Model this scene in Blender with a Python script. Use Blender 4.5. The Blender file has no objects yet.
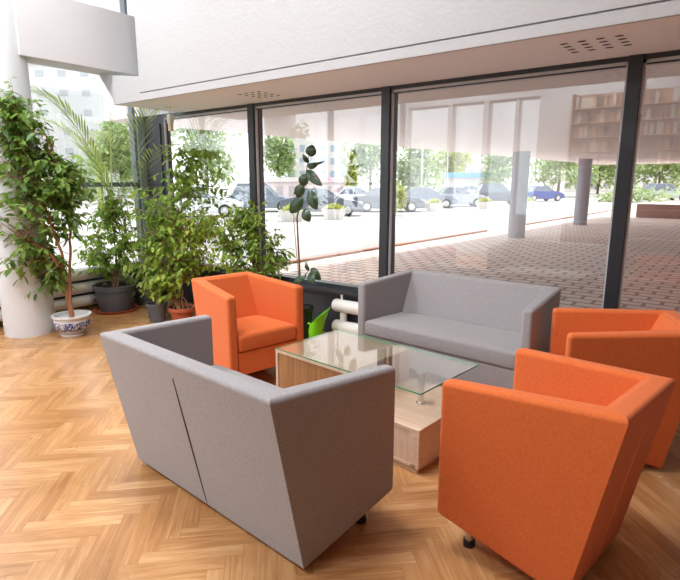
import bpy, bmesh, math, random
from mathutils import Vector, Matrix
random.seed(7)
PI = math.pi
scene = bpy.context.scene
C = scene.collection

# ------------------------------------------------------------------ camera
FPX = 528.121
CAM = Vector((0.0, 0.0, 1.6196))
VR = Vector((0.79474, 0.60695, 0.00118)).normalized()
VU = Vector((-0.12191, 0.15773, 0.97993)).normalized()
VF = Vector((-0.59458, 0.77893, -0.19935)).normalized()
cd = bpy.data.cameras.new('camera')
cd.sensor_fit = 'HORIZONTAL'; cd.sensor_width = 36.0
cd.lens = FPX / 680.0 * 36.0
cd.clip_start = 0.05; cd.clip_end = 400
cam = bpy.data.objects.new('camera', cd); C.objects.link(cam)
m3 = Matrix((VR, VU, -VF)).transposed()
cam.matrix_world = Matrix.Translation(CAM) @ m3.to_4x4()
scene.camera = cam

def ray(px, py):
    return VF + VR * ((px - 340) / FPX) - VU * ((py - 290) / FPX)
def at(px, py, **k):
    """point of the place where the sight line through a pixel meets X=, Y= or Z= a plane, or lies at a depth D="""
    d = ray(px, py)
    if 'D' in k: return CAM + d * k['D']
    (ax, v), = k.items()
    i = 'XYZ'.index(ax)
    return CAM + d * ((v - CAM[i]) / d[i])

# ------------------------------------------------------------------ materials
def new_mat(name):
    m = bpy.data.materials.new(name); m.use_nodes = True
    nt = m.node_tree; b = nt.nodes['Principled BSDF']
    return m, nt, b
def setp(b, **k):
    for n, v in k.items():
        n = n.replace('_', ' ')
        if n in b.inputs: b.inputs[n].default_value = v
def lin(c):
    return tuple(((x / 255) / 12.92 if x / 255 <= .04045 else ((x / 255 + .055) / 1.055) ** 2.4) for x in c) + (1,)
def plain(name, rgb, rough=.5, metal=0, noise=0, scale=20, bump=0, bscale=200, coat=0):
    m, nt, b = new_mat(name)
    col = lin(rgb)
    setp(b, Base_Color=col, Roughness=rough, Metallic=metal, Coat_Weight=coat)
    tc = nt.nodes.new('ShaderNodeTexCoord')
    if noise:
        n = nt.nodes.new('ShaderNodeTexNoise'); n.inputs['Scale'].default_value = scale; n.inputs['Detail'].default_value = 5
        nt.links.new(tc.outputs['Object'], n.inputs['Vector'])
        r = nt.nodes.new('ShaderNodeMapRange'); r.inputs[3].default_value = 1 - noise; r.inputs[4].default_value = 1 + noise
        nt.links.new(n.outputs[0], r.inputs[0])
        mx = nt.nodes.new('ShaderNodeVectorMath'); mx.operation = 'SCALE'; mx.inputs[0].default_value = col[:3]
        nt.links.new(r.outputs[0], mx.inputs['Scale']); nt.links.new(mx.outputs[0], b.inputs['Base Color'])
    if bump:
        n = nt.nodes.new('ShaderNodeTexNoise'); n.inputs['Scale'].default_value = bscale; n.inputs['Detail'].default_value = 3
        nt.links.new(tc.outputs['Object'], n.inputs['Vector'])
        bp = nt.nodes.new('ShaderNodeBump'); bp.inputs['Strength'].default_value = bump; bp.inputs['Distance'].default_value = .004
        nt.links.new(n.outputs[0], bp.inputs['Height']); nt.links.new(bp.outputs[0], b.inputs['Normal'])
    return m
def fabric(name, rgb, rgb2, sheen=.3):
    """woven upholstery: fine two-tone melange from crossed stretched noise"""
    m, nt, b = new_mat(name)
    N = nt.nodes; L = nt.links
    tc = N.new('ShaderNodeTexCoord')
    outs = []
    for sc in ((260, 900, 260), (900, 260, 900), (110, 110, 110)):
        mp = N.new('ShaderNodeMapping'); mp.inputs['Scale'].default_value = sc
        n = N.new('ShaderNodeTexNoise'); n.inputs['Scale'].default_value = 1; n.inputs['Detail'].default_value = 2
        L.new(tc.outputs['Object'], mp.inputs[0]); L.new(mp.outputs[0], n.inputs['Vector']); outs.append(n)
    a = N.new('ShaderNodeMath'); a.operation = 'ADD'; L.new(outs[0].outputs[0], a.inputs[0]); L.new(outs[1].outputs[0], a.inputs[1])
    a2 = N.new('ShaderNodeMath'); a2.operation = 'ADD'; L.new(a.outputs[0], a2.inputs[0]); L.new(outs[2].outputs[0], a2.inputs[1])
    r = N.new('ShaderNodeMapRange'); r.inputs[1].default_value = 1.15; r.inputs[2].default_value = 1.85
    L.new(a2.outputs[0], r.inputs[0])
    mx = N.new('ShaderNodeMix'); mx.data_type = 'RGBA'
    mx.inputs[6].default_value = lin(rgb2); mx.inputs[7].default_value = lin(rgb)
    L.new(r.outputs[0], mx.inputs[0]); L.new(mx.outputs[2], b.inputs['Base Color'])
    bp = N.new('ShaderNodeBump'); bp.inputs['Strength'].default_value = .25; bp.inputs['Distance'].default_value = .002
    L.new(a.outputs[0], bp.inputs['Height']); L.new(bp.outputs[0], b.inputs['Normal'])
    setp(b, Roughness=.9, Sheen_Weight=sheen, Sheen_Roughness=.5, Specular_IOR_Level=.2)
    return m
def wood(name, c1, c2, axis=2, scale=1.0, rough=.45):
    m, nt, b = new_mat(name); N = nt.nodes; L = nt.links
    tc = N.new('ShaderNodeTexCoord'); mp = N.new('ShaderNodeMapping')
    s = [45 * scale] * 3; s[axis] = 2.2 * scale; mp.inputs['Scale'].default_value = s
    n = N.new('ShaderNodeTexNoise'); n.inputs['Scale'].default_value = 1; n.inputs['Detail'].default_value = 6; n.inputs['Distortion'].default_value = .6
    L.new(tc.outputs['Object'], mp.inputs[0]); L.new(mp.outputs[0], n.inputs['Vector'])
    cr = N.new('ShaderNodeValToRGB'); cr.color_ramp.elements[0].position = .35; cr.color_ramp.elements[1].position = .65
    cr.color_ramp.elements[0].color = lin(c2); cr.color_ramp.elements[1].color = lin(c1)
    L.new(n.outputs[0], cr.inputs[0]); L.new(cr.outputs[0], b.inputs['Base Color'])
    setp(b, Roughness=rough)
    return m
def glass(name, tint=(1, 1, 1), refl=1.0, lo=.02):
    """thin pane: clear transmission plus mirror reflection growing with the angle"""
    m = bpy.data.materials.new(name); m.use_nodes = True
    nt = m.node_tree; nt.nodes.clear(); N = nt.nodes; L = nt.links
    o = N.new('ShaderNodeOutputMaterial'); mx = N.new('ShaderNodeMixShader')
    t = N.new('ShaderNodeBsdfTransparent'); t.inputs[0].default_value = tint + (1,)
    g = N.new('ShaderNodeBsdfGlossy'); g.inputs['Roughness'].default_value = 0.0
    g.inputs[0].default_value = (1, 1, 1, 1)
    ge = N.new('ShaderNodeNewGeometry'); dt = N.new('ShaderNodeVectorMath'); dt.operation = 'DOT_PRODUCT'
    L.new(ge.outputs['Normal'], dt.inputs[0]); L.new(ge.outputs['Incoming'], dt.inputs[1])
    ab = N.new('ShaderNodeMath'); ab.operation = 'ABSOLUTE'; L.new(dt.outputs['Value'], ab.inputs[0])
    iv = N.new('ShaderNodeMath'); iv.operation = 'SUBTRACT'; iv.inputs[0].default_value = 1; L.new(ab.outputs[0], iv.inputs[1])
    pw = N.new('ShaderNodeMath'); pw.operation = 'POWER'; pw.inputs[1].default_value = 5; L.new(iv.outputs[0], pw.inputs[0])
    mr = N.new('ShaderNodeMath'); mr.operation = 'MULTIPLY_ADD'; mr.inputs[1].default_value = refl; mr.inputs[2].default_value = lo
    mr.use_clamp = True
    L.new(pw.outputs[0], mr.inputs[0]); L.new(mr.outputs[0], mx.inputs[0]); L.new(t.outputs[0], mx.inputs[1]); L.new(g.outputs[0], mx.inputs[2])
    L.new(mx.outputs[0], o.inputs[0])
    return m
def leaf_mat(name, c1, c2, trans=.4, rough=.4):
    """leaf green varied per leaf by a mesh attribute, partly translucent"""
    m, nt, b = new_mat(name); N = nt.nodes; L = nt.links
    at_ = N.new('ShaderNodeAttribute'); at_.attribute_name = 'tone'
    mx = N.new('ShaderNodeMix'); mx.data_type = 'RGBA'; mx.inputs[6].default_value = lin(c1); mx.inputs[7].default_value = lin(c2)
    L.new(at_.outputs['Fac'], mx.inputs[0]); L.new(mx.outputs[2], b.inputs['Base Color'])
    setp(b, Roughness=rough)
    tr = N.new('ShaderNodeBsdfTranslucent'); L.new(mx.outputs[2], tr.inputs[0])
    ms = N.new('ShaderNodeMixShader'); ms.inputs[0].default_value = trans
    out = N['Material Output']; L.new(b.outputs[0], ms.inputs[1]); L.new(tr.outputs[0], ms.inputs[2]); L.new(ms.outputs[0], out.inputs[0])
    return m

def floor_mat():
    m, nt, b = new_mat('oak_parquet'); N = nt.nodes; L = nt.links
    at_ = N.new('ShaderNodeAttribute'); at_.attribute_name = 'tone'
    uv = N.new('ShaderNodeUVMap'); uv.uv_map = 'uv'
    mp = N.new('ShaderNodeMapping'); mp.inputs['Scale'].default_value = (3.0, 38, 1)
    L.new(uv.outputs[0], mp.inputs[0])
    n = N.new('ShaderNodeTexNoise'); n.inputs['Scale'].default_value = 1; n.inputs['Detail'].default_value = 7; n.inputs['Distortion'].default_value = 1.2
    L.new(mp.outputs[0], n.inputs['Vector'])
    cr = N.new('ShaderNodeValToRGB'); e = cr.color_ramp.elements
    e[0].position = 0; e[0].color = lin((124, 76, 38)); e[1].position = 1; e[1].color = lin((230, 190, 142))
    k = cr.color_ramp.elements.new(.5); k.color = lin((186, 134, 84))
    a = N.new('ShaderNodeMath'); a.operation = 'MULTIPLY_ADD'; a.inputs[1].default_value = .75; L.new(n.outputs[0], a.inputs[0])
    a2 = N.new('ShaderNodeMath'); a2.operation = 'MULTIPLY'; a2.inputs[1].default_value = .28; L.new(at_.outputs['Fac'], a2.inputs[0])
    L.new(a2.outputs[0], a.inputs[2]); L.new(a.outputs[0], cr.inputs[0])
    # worn patches
    tc = N.new('ShaderNodeTexCoord'); n2 = N.new('ShaderNodeTexNoise'); n2.inputs['Scale'].default_value = 1.3; n2.inputs['Detail'].default_value = 4
    L.new(tc.outputs['Object'], n2.inputs['Vector'])
    r = N.new('ShaderNodeMapRange'); r.inputs[1].default_value = .3; r.inputs[2].default_value = .7; r.inputs[3].default_value = .88; r.inputs[4].default_value = 1.08; L.new(n2.outputs[0], r.inputs[0])
    vm = N.new('ShaderNodeVectorMath'); vm.operation = 'SCALE'; L.new(cr.outputs[0], vm.inputs[0]); L.new(r.outputs[0], vm.inputs['Scale'])
    L.new(vm.outputs[0], b.inputs['Base Color'])
    rr = N.new('ShaderNodeMapRange'); rr.inputs[3].default_value = .2; rr.inputs[4].default_value = .36; L.new(n2.outputs[0], rr.inputs[0]); L.new(rr.outputs[0], b.inputs['Roughness'])
    bp = N.new('ShaderNodeBump'); bp.inputs['Strength'].default_value = .12; bp.inputs['Distance'].default_value = .002
    L.new(n.outputs[0], bp.inputs['Height']); L.new(bp.outputs[0], b.inputs['Normal'])
    return m
def paving_mat():
    m, nt, b = new_mat('brick_paving'); N = nt.nodes; L = nt.links
    tc = N.new('ShaderNodeTexCoord'); mp = N.new('ShaderNodeMapping')
    mp.inputs['Rotation'].default_value = (0, 0, 0)
    L.new(tc.outputs['Object'], mp.inputs[0])
    br = N.new('ShaderNodeTexBrick'); br.inputs['Scale'].default_value = 1
    br.inputs['Brick Width'].default_value = .42; br.inputs['Row Height'].default_value = .27; br.inputs['Mortar Size'].default_value = .03
    br.inputs['Color1'].default_value = lin((238, 226, 220)); br.inputs['Color2'].default_value = lin((228, 212, 205)); br.inputs['Mortar'].default_value = lin((160, 142, 135))
    L.new(mp.outputs[0], br.inputs['Vector']); L.new(br.outputs[0], b.inputs['Base Color'])
    setp(b, Roughness=.75)
    return m

M = {}
M['plaster'] = plain('rough_white_plaster', (178, 178, 180), .9, bump=1.0, bscale=38, noise=.02)
M['paint'] = plain('white_paint', (214, 217, 221), .7)
M['beam'] = plain('beam_paint', (208, 208, 210), .8)
M['soffit'] = plain('soffit_paint', (240, 240, 244), .8)
M['canopy'] = plain('canopy_paint', (230, 219, 214), .8)
M['frame'] = plain('anthracite_frame', (44, 48, 54), .35)
M['frame_side'] = plain('alu_bead', (196, 196, 198), .4)
M['panel'] = plain('slate_panel', (52, 56, 62), .5)
M['radiator'] = plain('radiator_enamel', (232, 230, 226), .3)
M['glass'] = glass('window_glass', (.98, .985, .985), .9, .11)
M['tglass'] = glass('table_glass', (.95, .98, .965), 1.6, .16)
M['gedge'] = plain('green_glass_edge', (60, 160, 110), .1)
M['grey'] = fabric('grey_upholstery', (164, 160, 162), (140, 135, 137))
M['orange'] = fabric('orange_upholstery', (223, 118, 63), (206, 98, 48), .1)
M['chrome'] = plain('chrome', (220, 220, 222), .12, 1)
M['black'] = plain('black_plastic', (22, 22, 24), .4)
M['seam'] = plain('seam_shadow_gap', (40, 38, 40), .9)
M['oak_pale'] = wood('pale_oak_laminate', (224, 196, 172), (210, 180, 156), 0)
M['oak_pale_v'] = wood('pale_oak_laminate_upright', (224, 196, 172), (210, 180, 156), 2)
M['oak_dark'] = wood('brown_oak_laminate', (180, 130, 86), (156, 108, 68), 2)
M['floor'] = floor_mat()
M['paving'] = paving_mat()
M['asphalt'] = plain('pale_forecourt', (176, 173, 170), .9, noise=.08, scale=2)
M['kerb'] = plain('kerb_stone', (176, 128, 112), .8)
M['slot'] = plain('vent_dark', (60, 48, 44), .9)
M['terra'] = plain('terracotta', (176, 92, 60), .8, noise=.08)
M['greypot'] = plain('dark_grey_plastic_pot', (92, 98, 106), .5)
M['soil'] = plain('potting_soil', (52, 38, 28), .95, noise=.3, scale=60)
M['bark'] = plain('ficus_bark', (150, 98, 66), .8, noise=.15, scale=30)
M['stem'] = plain('stem_brown', (110, 80, 60), .8)
M['canegreen'] = plain('bamboo_stick', (150, 130, 96), .7)
M['leaf_dark'] = leaf_mat('ficus_leaf_dark', (80, 116, 50), (150, 182, 88), .45)
M['leaf_mid'] = leaf_mat('ficus_leaf_mid', (106, 144, 52), (184, 208, 96), .5)
M['leaf_yel'] = leaf_mat('ficus_leaf_light', (108, 146, 46), (196, 214, 92), .5)
M['leaf_palm'] = leaf_mat('palm_leaf', (140, 168, 84), (200, 214, 128), .35)
M['leaf_rub'] = leaf_mat('rubber_leaf', (40, 62, 42), (62, 88, 58), .12, .25)
M['can'] = plain('lime_plastic', (120, 206, 24), .3)
M['tree'] = leaf_mat('tree_leaf', (136, 164, 104), (194, 208, 146), .35)
M['tree_y'] = leaf_mat('shrub_leaf', (170, 182, 90), (214, 214, 120), .35)
M['trunk'] = plain('tree_bark', (110, 96, 84), .9)
M['tyre'] = plain('tyre', (40, 40, 42), .8)
M['carglass'] = plain('car_glass', (104, 114, 126), .08)
M['concrete'] = plain('planter_concrete', (214, 210, 206), .9)
M['colpaint'] = plain('column_paint', (150, 150, 158), .5)
def blue_white():
    m, nt, b = new_mat('blue_white_glaze'); N = nt.nodes; L = nt.links
    tc = N.new('ShaderNodeTexCoord'); mp = N.new('ShaderNodeMapping'); mp.inputs['Scale'].default_value = (26, 26, 30)
    L.new(tc.outputs['Object'], mp.inputs[0])
    v = N.new('ShaderNodeTexVoronoi'); v.feature = 'DISTANCE_TO_EDGE'; v.inputs['Scale'].default_value = 1
    n = N.new('ShaderNodeTexNoise'); n.inputs['Scale'].default_value = 1.1; n.inputs['Distortion'].default_value = 2.5
    L.new(mp.outputs[0], v.inputs['Vector']); L.new(mp.outputs[0], n.inputs['Vector'])
    a = N.new('ShaderNodeMath'); a.operation = 'GREATER_THAN'; a.inputs[1].default_value = .46; L.new(n.outputs[0], a.inputs[0])
    sx = N.new('ShaderNodeSeparateXYZ'); L.new(tc.outputs['Object'], sx.inputs[0])
    z1 = N.new('ShaderNodeMath'); z1.operation = 'GREATER_THAN'; z1.inputs[1].default_value = .07; L.new(sx.outputs[2], z1.inputs[0])
    z2 = N.new('ShaderNodeMath'); z2.operation = 'LESS_THAN'; z2.inputs[1].default_value = .172; L.new(sx.outputs[2], z2.inputs[0])
    mm = N.new('ShaderNodeMath'); mm.operation = 'MULTIPLY'; L.new(z1.outputs[0], mm.inputs[0]); L.new(z2.outputs[0], mm.inputs[1])
    mm2 = N.new('ShaderNodeMath'); mm2.operation = 'MULTIPLY'; L.new(mm.outputs[0], mm2.inputs[0]); L.new(a.outputs[0], mm2.inputs[1])
    mx = N.new('ShaderNodeMix'); mx.data_type = 'RGBA'; mx.inputs[6].default_value = lin((214, 214, 214)); mx.inputs[7].default_value = lin((44, 64, 128))
    L.new(mm2.outputs[0], mx.inputs[0]); L.new(mx.outputs[2], b.inputs['Base Color']); setp(b, Roughness=.2)
    return m
M['bluewhite'] = blue_white()

# ------------------------------------------------------------------ mesh helpers
def finish(bm, name, mat, parent=None, smooth=False, loc=None, bevel=0, segs=2, tone=None, recalc=True, keep=()):
    if bevel:
        bm.verts.ensure_lookup_table(); bm.verts.index_update()
        sharp = [e for e in bm.edges if any(e.verts[0].index in k and e.verts[1].index in k for k in keep)]
        bmesh.ops.bevel(bm, geom=[e for e in bm.edges if e not in sharp], offset=bevel, segments=segs, profile=.5, affect='EDGES', clamp_overlap=True)
    if recalc: bmesh.ops.recalc_face_normals(bm, faces=bm.faces[:])
    me = bpy.data.meshes.new(name); bm.to_mesh(me); bm.free()
    mats = mat if isinstance(mat, (list, tuple)) else [mat]
    for m in mats: me.materials.append(m)
    if smooth:
        for p in me.polygons: p.use_smooth = True
    if smooth: me.set_sharp_from_angle(angle=math.radians(42))
    o = bpy.data.objects.new(name, me); C.objects.link(o)
    if bevel and smooth:
        wn = o.modifiers.new('weighted', 'WEIGHTED_NORMAL'); wn.keep_sharp = True; wn.weight = 100
    if parent: o.parent = parent
    if loc is not None: o.location = loc
    return o
def hexa(bm, b, t, mi=0):
    """8-corner solid: b and t are four bottom and four top corners in the same order"""
    vs = [bm.verts.new(p) for p in list(b) + list(t)]
    fs = [(0, 3, 2, 1), (4, 5, 6, 7)] + [(i, (i + 1) % 4, 4 + (i + 1) % 4, 4 + i) for i in range(4)]
    for f in fs:
        x = bm.faces.new([vs[i] for i in f]); x.material_index = mi
    return vs
def box(bm, x0, x1, y0, y1, z0, z1, mi=0):
    return hexa(bm, [(x0, y0, z0), (x1, y0, z0), (x1, y1, z0), (x0, y1, z0)], [(x0, y0, z1), (x1, y0, z1), (x1, y1, z1), (x0, y1, z1)], mi)
def prism(bm, poly, f, mi=0):
    """closed polygon swept between f(p,0) and f(p,1)"""
    n = len(poly)
    a = [bm.verts.new(f(p, 0)) for p in poly]; b = [bm.verts.new(f(p, 1)) for p in poly]
    bm.faces.new(a[::-1]).material_index = mi; bm.faces.new(b).material_index = mi
    for i in range(n): bm.faces.new((a[i], a[(i + 1) % n], b[(i + 1) % n], b[i])).material_index = mi
def lathe(bm, prof, n=32, c=(0, 0), mi=0, close=False):
    rings = []
    for r, z in prof:
        if r < 1e-5: rings.append([bm.verts.new((c[0], c[1], z))])
        else: rings.append([bm.verts.new((c[0] + r * math.cos(2 * PI * i / n), c[1] + r * math.sin(2 * PI * i / n), z)) for i in range(n)])
    for a, b in zip(rings, rings[1:]):
        for i in range(n):
            j = (i + 1) % n
            if len(a) == 1 and len(b) == 1: continue
            if len(a) == 1: bm.faces.new((a[0], b[i], b[j])).material_index = mi
            elif len(b) == 1: bm.faces.new((a[i], a[j], b[0])).material_index = mi
            else: bm.faces.new((a[i], a[j], b[j], b[i])).material_index = mi
def tube(bm, pts, rads, n=8, mi=0, caps=True):
    pts = [Vector(p) for p in pts]
    if not isinstance(rads, (list, tuple)): rads = [rads] * len(pts)
    rings = []; prev = None
    for i, p in enumerate(pts):
        d = (pts[min(i + 1, len(pts) - 1)] - pts[max(i - 1, 0)]).normalized()
        if prev is None: u = d.orthogonal().normalized()
        else:
            u = prev - d * prev.dot(d); u = u.normalized() if u.length > 1e-6 else d.orthogonal().normalized()
        prev = u; w = d.cross(u)
        rings.append([bm.verts.new(p + (u * math.cos(2 * PI * k / n) + w * math.sin(2 * PI * k / n)) * rads[i]) for k in range(n)])
    for a, b in zip(rings, rings[1:]):
        for k in range(n): bm.faces.new((a[k], a[(k + 1) % n], b[(k + 1) % n], b[k])).material_index = mi
    if caps:
        bm.faces.new(rings[0][::-1]).material_index = mi; bm.faces.new(rings[-1]).material_index = mi
def empty(name, label, cat, loc=(0, 0, 0), rz=0, group=None):
    o = bpy.data.objects.new(name, None); C.objects.link(o); o.empty_display_size = .2
    o.location = loc; o.rotation_euler = (0, 0, rz)
    return tag(o, label, cat, group)
def tag(o, label, cat, group=None, kind=None):
    o['label'] = label; o['category'] = cat
    if group: o['group'] = group
    if kind: o['kind'] = kind
    return o
def struct(o, label=None, cat=None):
    o['kind'] = 'structure'
    if label: o['label'] = label; o['category'] = cat
    return o
def copy_tree(o, parent=None):
    c = o.copy(); C.objects.link(c)
    if parent: c.parent = parent
    for ch in list(o.children): copy_tree(ch, c)
    return c
def SB(name, x0, x1, y0, y1, z0, z1, mat, label, cat, bevel=0):
    bm = bmesh.new(); box(bm, x0, x1, y0, y1, z0, z1)
    return struct(finish(bm, name, mat, bevel=bevel), label, cat)

# ------------------------------------------------------------------ room shell
XL, XR, YW, YB, ZC = -6.81, 3.6, 4.378, -2.6, 5.0
HEAD, SILL = 2.47, .50
# herringbone parquet, one mesh, every block its own quad
def build_floor():
    bm = bmesh.new(); uvl = bm.loops.layers.uv.new('uv'); tl = bm.faces.layers.float.new('tone_f')
    Lp, Wp = .45, .075; g = .0005
    rot = Matrix.Rotation(PI / 4, 2)
    tones = []
    def quad(x0, y0, x1, y1, along):
        c = rot @ Vector(((x0 + x1) / 2, (y0 + y1) / 2)); 
        if not (XL - .5 < c.x < XR + .5 and YB - .5 < c.y < YW + .5): return
        vs = [bm.verts.new((*(rot @ Vector(p)), 0)) for p in ((x0 + g, y0 + g), (x1 - g, y0 + g), (x1 - g, y1 - g), (x0 + g, y1 - g))]
        f = bm.faces.new(vs); u0, v0 = random.random() * 50, random.random() * 50
        f[tl] = min(1, max(0, random.gauss(.5, .26)))
        for l, p in zip(f.loops, ((x0, y0), (x1, y0), (x1, y1), (x0, y1))):
            a, b = (p[0] - x0, p[1] - y0) if along else (p[1] - y0, p[0] - x0)
            l[uvl].uv = (u0 + a, v0 + b)
    K = 170
    for i in range(-K, K):
        for j in range(-40, 40):
            ox = i * Wp + j * 2 * Lp * 0 ; 
            # diagonal staircase: block i shifted by (W,W); motif repeats every 2L along x
            x = i * Wp + j * 2 * Lp; y = i * Wp
            if abs(x) > 14 or abs(y) > 14: continue
            quad(x, y, x + Lp, y + Wp, True)
            quad(x + Lp, y + Wp - Lp, x + Lp + Wp, y + Wp, False)
    for co, no in (((XL, 0, 0), (-1, 0, 0)), ((XR, 0, 0), (1, 0, 0)), ((0, YB, 0), (0, -1, 0)), ((0, YW, 0), (0, 1, 0))):
        bmesh.ops.bisect_plane(bm, geom=bm.verts[:] + bm.edges[:] + bm.faces[:], plane_co=co, plane_no=no, clear_outer=True)
    # dark joint bed and slab below
    vs = [bm.verts.new(p) for p in ((XL, YB, -.0008), (XR, YB, -.0008), (XR, YW, -.0008), (XL, YW, -.0008))]
    f = bm.faces.new(vs); f.material_index = 1
    vs2 = box(bm, XL, XR, YB, YW, -.3, -.002, 1)
    bm.faces.ensure_lookup_table()
    vals = [f[tl] for f in bm.faces]
    bm.faces.layers.float.remove(tl)
    bmesh.ops.recalc_face_normals(bm, faces=bm.faces[:])
    for f in bm.faces:
        if abs(f.normal.z) > .9 and f.normal.z < 0 and f.calc_center_median().z > -.001: f.normal_flip()
    me = bpy.data.meshes.new('floor'); bm.to_mesh(me); bm.free()
    me.materials.append(M['floor']); me.materials.append(plain('joint_bed', (140, 92, 54), .8))
    at_ = me.attributes.new('tone', 'FLOAT', 'FACE')
    at_.data.foreach_set('value', vals)
    o = bpy.data.objects.new('floor', me); C.objects.link(o)
    return struct(o, 'honey oak herringbone parquet floor of the lounge', 'floor')
build_floor()

struct(SB('ceiling', XL - .2, XR + .2, YB - .2, YW + .2, ZC, ZC + .2, M['paint'], 'white ceiling of the lounge', 'ceiling'))
# window wall: dark spandrel below the sill, lintel above the head
bm = bmesh.new(); box(bm, XL, XR, YW, YW + .2, -.2, SILL); box(bm, XL, XR, YW + .1, YW + .25, HEAD + .06, ZC + .2, 1)
struct(finish(bm, 'wall_front', [M['panel'], M['plaster']]), 'dark slate spandrel below the long window', 'wall')
# left wall: spandrel, columns between panes
SILL_L, HEAD_L = 1.6, 4.6
bm = bmesh.new()
box(bm, XL - .2, XL, YB, YW + .25, -.2, .46)
box(bm, XL - .2, XL, YB, YW + .25, HEAD_L, ZC + .2)
struct(finish(bm, 'wall_left', [M['panel']]), 'dark strip of wall below the side windows', 'wall')
# back wall with tall windows
bw = [(-6.7, -5.65), (-5.55, -4.8), (-4.7, -4.1), (-4.05, -3.6)]
BZ0, BZ1 = .9, 3.35
bm = bmesh.new()
box(bm, XL - .2, XR + .2, YB - .2, YB, -.2, BZ0); box(bm, XL - .2, XR + .2, YB - .2, YB, BZ1, ZC + .2)
xs = [XL - .2] + [v for p in bw for v in p] + [XR + .2]
for a, b in zip(xs[::2], xs[1::2]): box(bm, a, b, YB - .2, YB, BZ0, BZ1)
struct(finish(bm, 'wall_back', M['paint']), 'white rear wall with a row of windows', 'wall')
bm = bmesh.new(); box(bm, XR, XR + .2, YB, YW + .25, -.2, ZC + .2)
struct(finish(bm, 'wall_right', plain('brown_wall', (120, 96, 80), .8)), 'brown right-hand wall', 'wall')

def window(name, mk_frame, panes, label, frame_label=None):
    root = struct(empty(name, label, 'window'))
    return root
# ---- front window: one window per bay, plus mullions
mull = [-4.60, -2.79, -.74, 1.25]
edges = [XL + .02] + mull + [XR]
MW = .046
def front_bay(n, x0, x1, label):
    root = struct(empty('window_%d' % n, label, 'window', ((x0 + x1) / 2, YW, SILL)))
    bm = bmesh.new(); h = (x1 - x0) / 2; T = HEAD - SILL
    box(bm, -h, h, -.02, .09, 0, .06); box(bm, -h, h, -.02, .09, T - .015, T + .03)
    finish(bm, 'window_frame', M['frame'], root)
    bm = bmesh.new(); box(bm, -h, h, .0, .02, T - .036, T - .015); box(bm, -h, -h + .016, .0, .025, .06, T - .015); box(bm, h - .016, h, .0, .025, .06, T - .015)
    b = finish(bm, 'glazing_bead', M['frame_side'], root); b['label'] = 'pale glazing bead'
    bm = bmesh.new(); box(bm, -h, h, .04, .046, .06, T - .015)
    finish(bm, 'pane', M['glass'], root)
    bm = bmesh.new(); box(bm, -h + .016, h - .016, .002, .018, T - .048, T - .036); finish(bm, 'gasket', M['frame'], root)
labs = ['first bay of the front window, partly behind the ficus crowns', 'second bay of the front window, behind the rubber plant',
        'third bay of the front window, behind the far grey sofa', 'fourth bay of the front window, cut by the right edge', 'fifth bay of the front window, out to the right wall']
for i in range(5):
    a = edges[i] + (MW if i else 0); b = edges[i + 1] - (MW if i < 4 else 0)
    if i == 0: a = -6.28
    front_bay(i + 1, a, b, labs[i])
for i, x in enumerate(mull):
    bm = bmesh.new(); box(bm, x - MW, x + MW, YW - .035, YW + .12, SILL, HEAD + .03)
    struct(finish(bm, 'trim_%d' % (i + 1), M['frame'], bevel=.004), ['slim dark mullion left of the rubber plant', 'dark mullion behind the left arm of the far sofa', 'wide dark mullion near the right edge', 'dark mullion out to the right'][i], 'mullion')
bm = bmesh.new(); box(bm, XL, XR, YW - .1, YW - .02, SILL - .02, SILL + .02)
struct(finish(bm, 'trim_5', M['frame']), 'dark window board along the front window', 'sill')
# corner: dark narrow panel and pale grey corner posts
bm = bmesh.new(); box(bm, -6.74, -6.28, YW, YW + .1, SILL, HEAD + .03); box(bm, -6.66, -6.36, YW - .015, YW, SILL + .1, HEAD - .08)
struct(finish(bm, 'trim_6', M['panel'], bevel=.004), 'narrow dark panel in the corner of the front window', 'panel')
bm = bmesh.new(); box(bm, XL - .02, -6.74, YW - .1, YW + .12, SILL, HEAD + .03)
struct(finish(bm, 'trim_7', plain('corner_post_grey', (150, 162, 172), .5)), 'pale blue-grey corner post', 'post')
# ---- side windows on the left wall
def side_bay(n, y0, y1, label):
    root = struct(empty('window_%d' % n, label, 'window', (XL, (y0 + y1) / 2, .46)))
    h = (y1 - y0) / 2; T = HEAD_L - .46
    bm = bmesh.new()
    box(bm, -.08, .03, -h, h, 0, .05); box(bm, -.08, .03, -h, h, SILL_L - .5, SILL_L - .44); box(bm, -.08, .03, -h, h, T - .05, T)
    box(bm, -.08, .03, -h, -h + .035, .05, T); box(bm, -.08, .03, h - .035, h, .05, T)
    finish(bm, 'window_frame', plain('side_frame', (120, 128, 136), .5) if n == 6 else bpy.data.materials['side_frame'], root)
    bm = bmesh.new(); box(bm, -.05, -.044, -h, h, .05, SILL_L - .5); box(bm, -.05, -.044, -h, h, SILL_L - .44, T - .05)
    finish(bm, 'pane', M['glass'], root)
ys = [YB, .2, 2.3, YW - .1]
for i in range(3): side_bay(6 + i, ys[i], ys[i + 1], ['side window bay beside the rear wall', 'side window bay left of the round column', 'side window bay behind the potted palm'][i])
for i, (a, b) in enumerate(bw):
    root = struct(empty('window_%d' % (9 + i), ['leftmost', 'second', 'third', 'rightmost'][i] + ' tall window of the rear wall', 'window', ((a + b) / 2, YB - .1, BZ0)))
    h = (b - a) / 2; T = BZ1 - BZ0
    bm = bmesh.new(); box(bm, -h, h, -.03, .03, 0, .05); box(bm, -h, h, -.03, .03, T - .05, T); box(bm, -h, -h + .04, -.03, .03, .05, T - .05); box(bm, h - .04, h, -.03, .03, .05, T - .05)
    finish(bm, 'window_frame', M['paint'], root)
    bm = bmesh.new(); box(bm, -h + .04, h - .04, -.003, .003, .05, T - .05); finish(bm, 'pane', M['glass'], root)

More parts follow.
